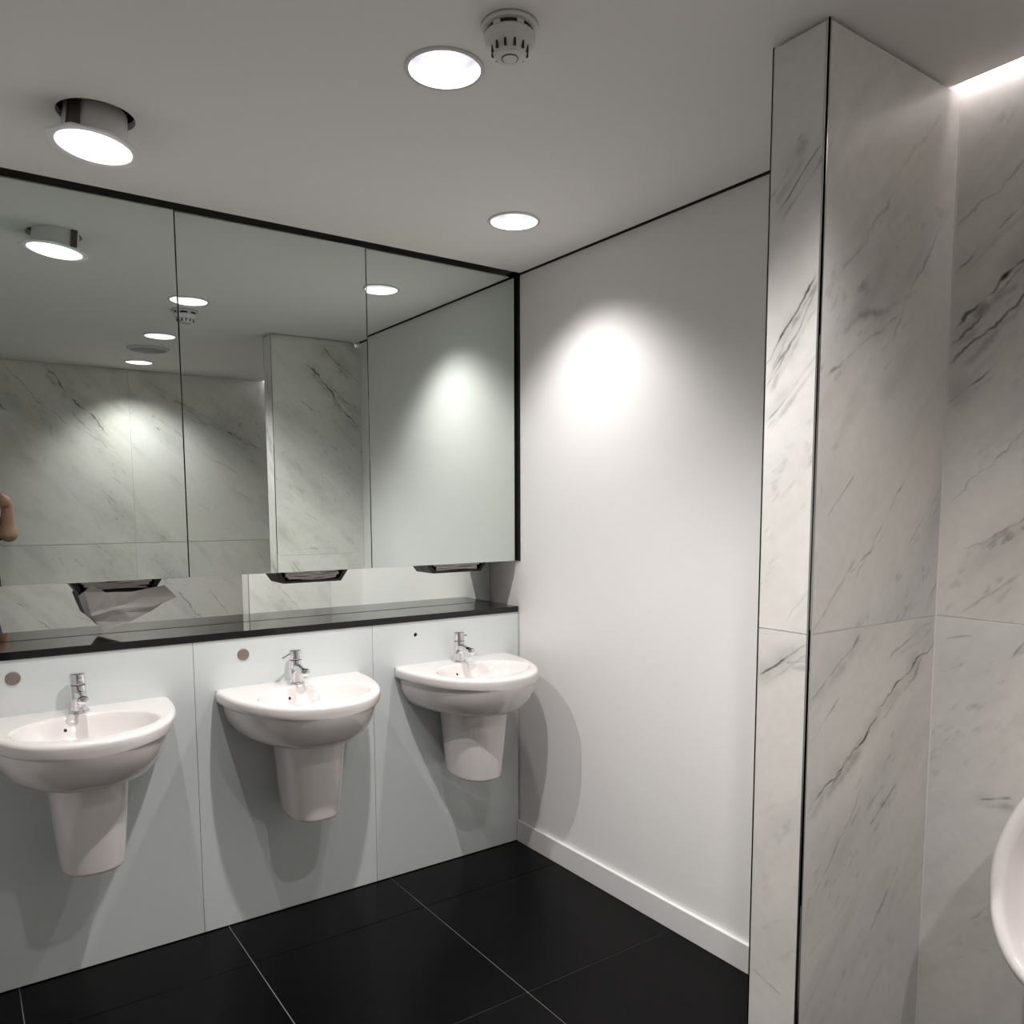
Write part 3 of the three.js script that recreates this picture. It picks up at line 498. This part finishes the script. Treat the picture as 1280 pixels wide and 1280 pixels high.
  const bodyGeo = merge([surface(p => Math.min(bodyF(p), Math.max(headF(p), p.y - 1.46)), V(CX - 0.90, -0.05, CZ - 0.95), 1.80, 0.0125), surface(headF, V(head.x - 0.16, head.y - 0.20, head.z - 0.16), 0.34, 0.0042),
    surface(p => Math.min(handR(p), cap(p, elR.clone().lerp(wrR, 0.8), wrR, 0.0325, 0.030)), V(-1.89, 1.40, 2.73), 0.21, 0.0031), surface(p => Math.min(handL(p), cap(p, elL.clone().lerp(wrL, 0.8), wrL, 0.0325, 0.030)), V(-2.15, 1.35, 2.69), 0.20, 0.0031)]);
  mesh('body', bodyGeo, M.skin, who);
  const sleeve = (s, e, k) => p => cap(p, s, s.clone().lerp(e, k), 0.066, 0.062);
  const shirtF = p => Math.max(smin(Math.min(smin(torso(p) - 0.012, sleeve(shR, elR, 0.62)(p), 0.03), smin(torso(p) - 0.012, sleeve(shL, elL, 0.62)(p), 0.03)), ell(p, V(CX, 0.96, CZ), 0.180, 0.14, 0.128), 0.06), 0.86 - p.y, -(cap(p, V(CX, 1.415, CZ - 0.015), V(CX, 1.6, CZ - 0.04), 0.066, 0.08)));
  mesh('t_shirt', surface(shirtF, V(CX - 0.36, 0.80, CZ - 0.40), 0.72, 0.009), M.shirt, who).userData.label = 'black T-shirt';
  const jeansF = p => Math.max(smin(legs(p) - 0.012, ell(p, V(CX, 0.93, CZ), 0.176, 0.13, 0.124), 0.05), p.y - 1.0, 0.07 - p.y);
  mesh('jeans', surface(jeansF, V(CX - 0.52, 0.03, CZ - 0.52), 1.04, 0.0105), M.jeans, who).userData.label = 'blue jeans';
  for (const a of [aR, aL]) { const sx = Math.sign(a.x - CX); const f = p => Math.max(smin(smin(cap(p, V(a.x, 0.048, a.z + 0.02), V(a.x + sx * 0.02, 0.040, a.z - 0.17), 0.043, 0.040), cap(p, V(a.x, 0.05, a.z + 0.01), V(a.x, 0.10, a.z + 0.01), 0.045, 0.047), 0.04), 9e9, 0.01), 0.002 - p.y); mesh('shoe', surface(f, V(a.x - 0.16, -0.02, a.z - 0.25), 0.34, 0.007), M.shoe, who); }
  const hairF = p => Math.max(ell(p, V(head.x, head.y + 0.014, head.z + 0.008), 0.083, 0.112, 0.102), -ell(p, V(head.x, head.y - 0.045, head.z - 0.085), 0.072, 0.098, 0.075), head.y - 0.075 - p.y);
  mesh('hair', surface(hairF, V(head.x - 0.16, head.y - 0.16, head.z - 0.16), 0.33, 0.0055), M.hair, who);
  for (const s of [-1, 1]) { const e = mesh('eye', new THREE.SphereGeometry(0.0105, 16, 12).translate(head.x + s * 0.031, head.y + 0.006, head.z - 0.078), M.eye, who); mesh('iris', new THREE.SphereGeometry(0.0058, 14, 10).scale(1, 1, 0.5).translate(head.x + s * 0.031, head.y + 0.006, head.z - 0.0868), M.hair, e); }
  // the phone in the hands
  const ph = thing('phone', 'black smartphone held up in both hands of the photographer', 'phone', [0, 0, 0]);
  const mm = new THREE.Matrix4().makeBasis(RGT, UPV, FWD.clone().negate()).setPosition(PC);
  const pg = new RoundedBoxGeometry(0.160, 0.075, 0.008, 3, 0.0038); pg.applyMatrix4(mm); mesh('case', pg, M.shoe, ph);
  const sg = new THREE.BoxGeometry(0.150, 0.069, 0.0004); sg.translate(0, 0, 0.0042); sg.applyMatrix4(mm); mesh('screen', sg, M.granite, ph);
  for (const k of [0, 1, 2]) { const l = new THREE.CylinderGeometry(0.007, 0.007, 0.002, 24); l.rotateX(Math.PI / 2); l.translate(-0.052 + k * 0.020, 0.012, -0.0048); l.applyMatrix4(mm); mesh('lens', l, M.granite, ph); }
}

scene.traverse(o => { if (o.isMesh) { o.castShadow = true; o.receiveShadow = true; } });
renderer.render(scene, camera);
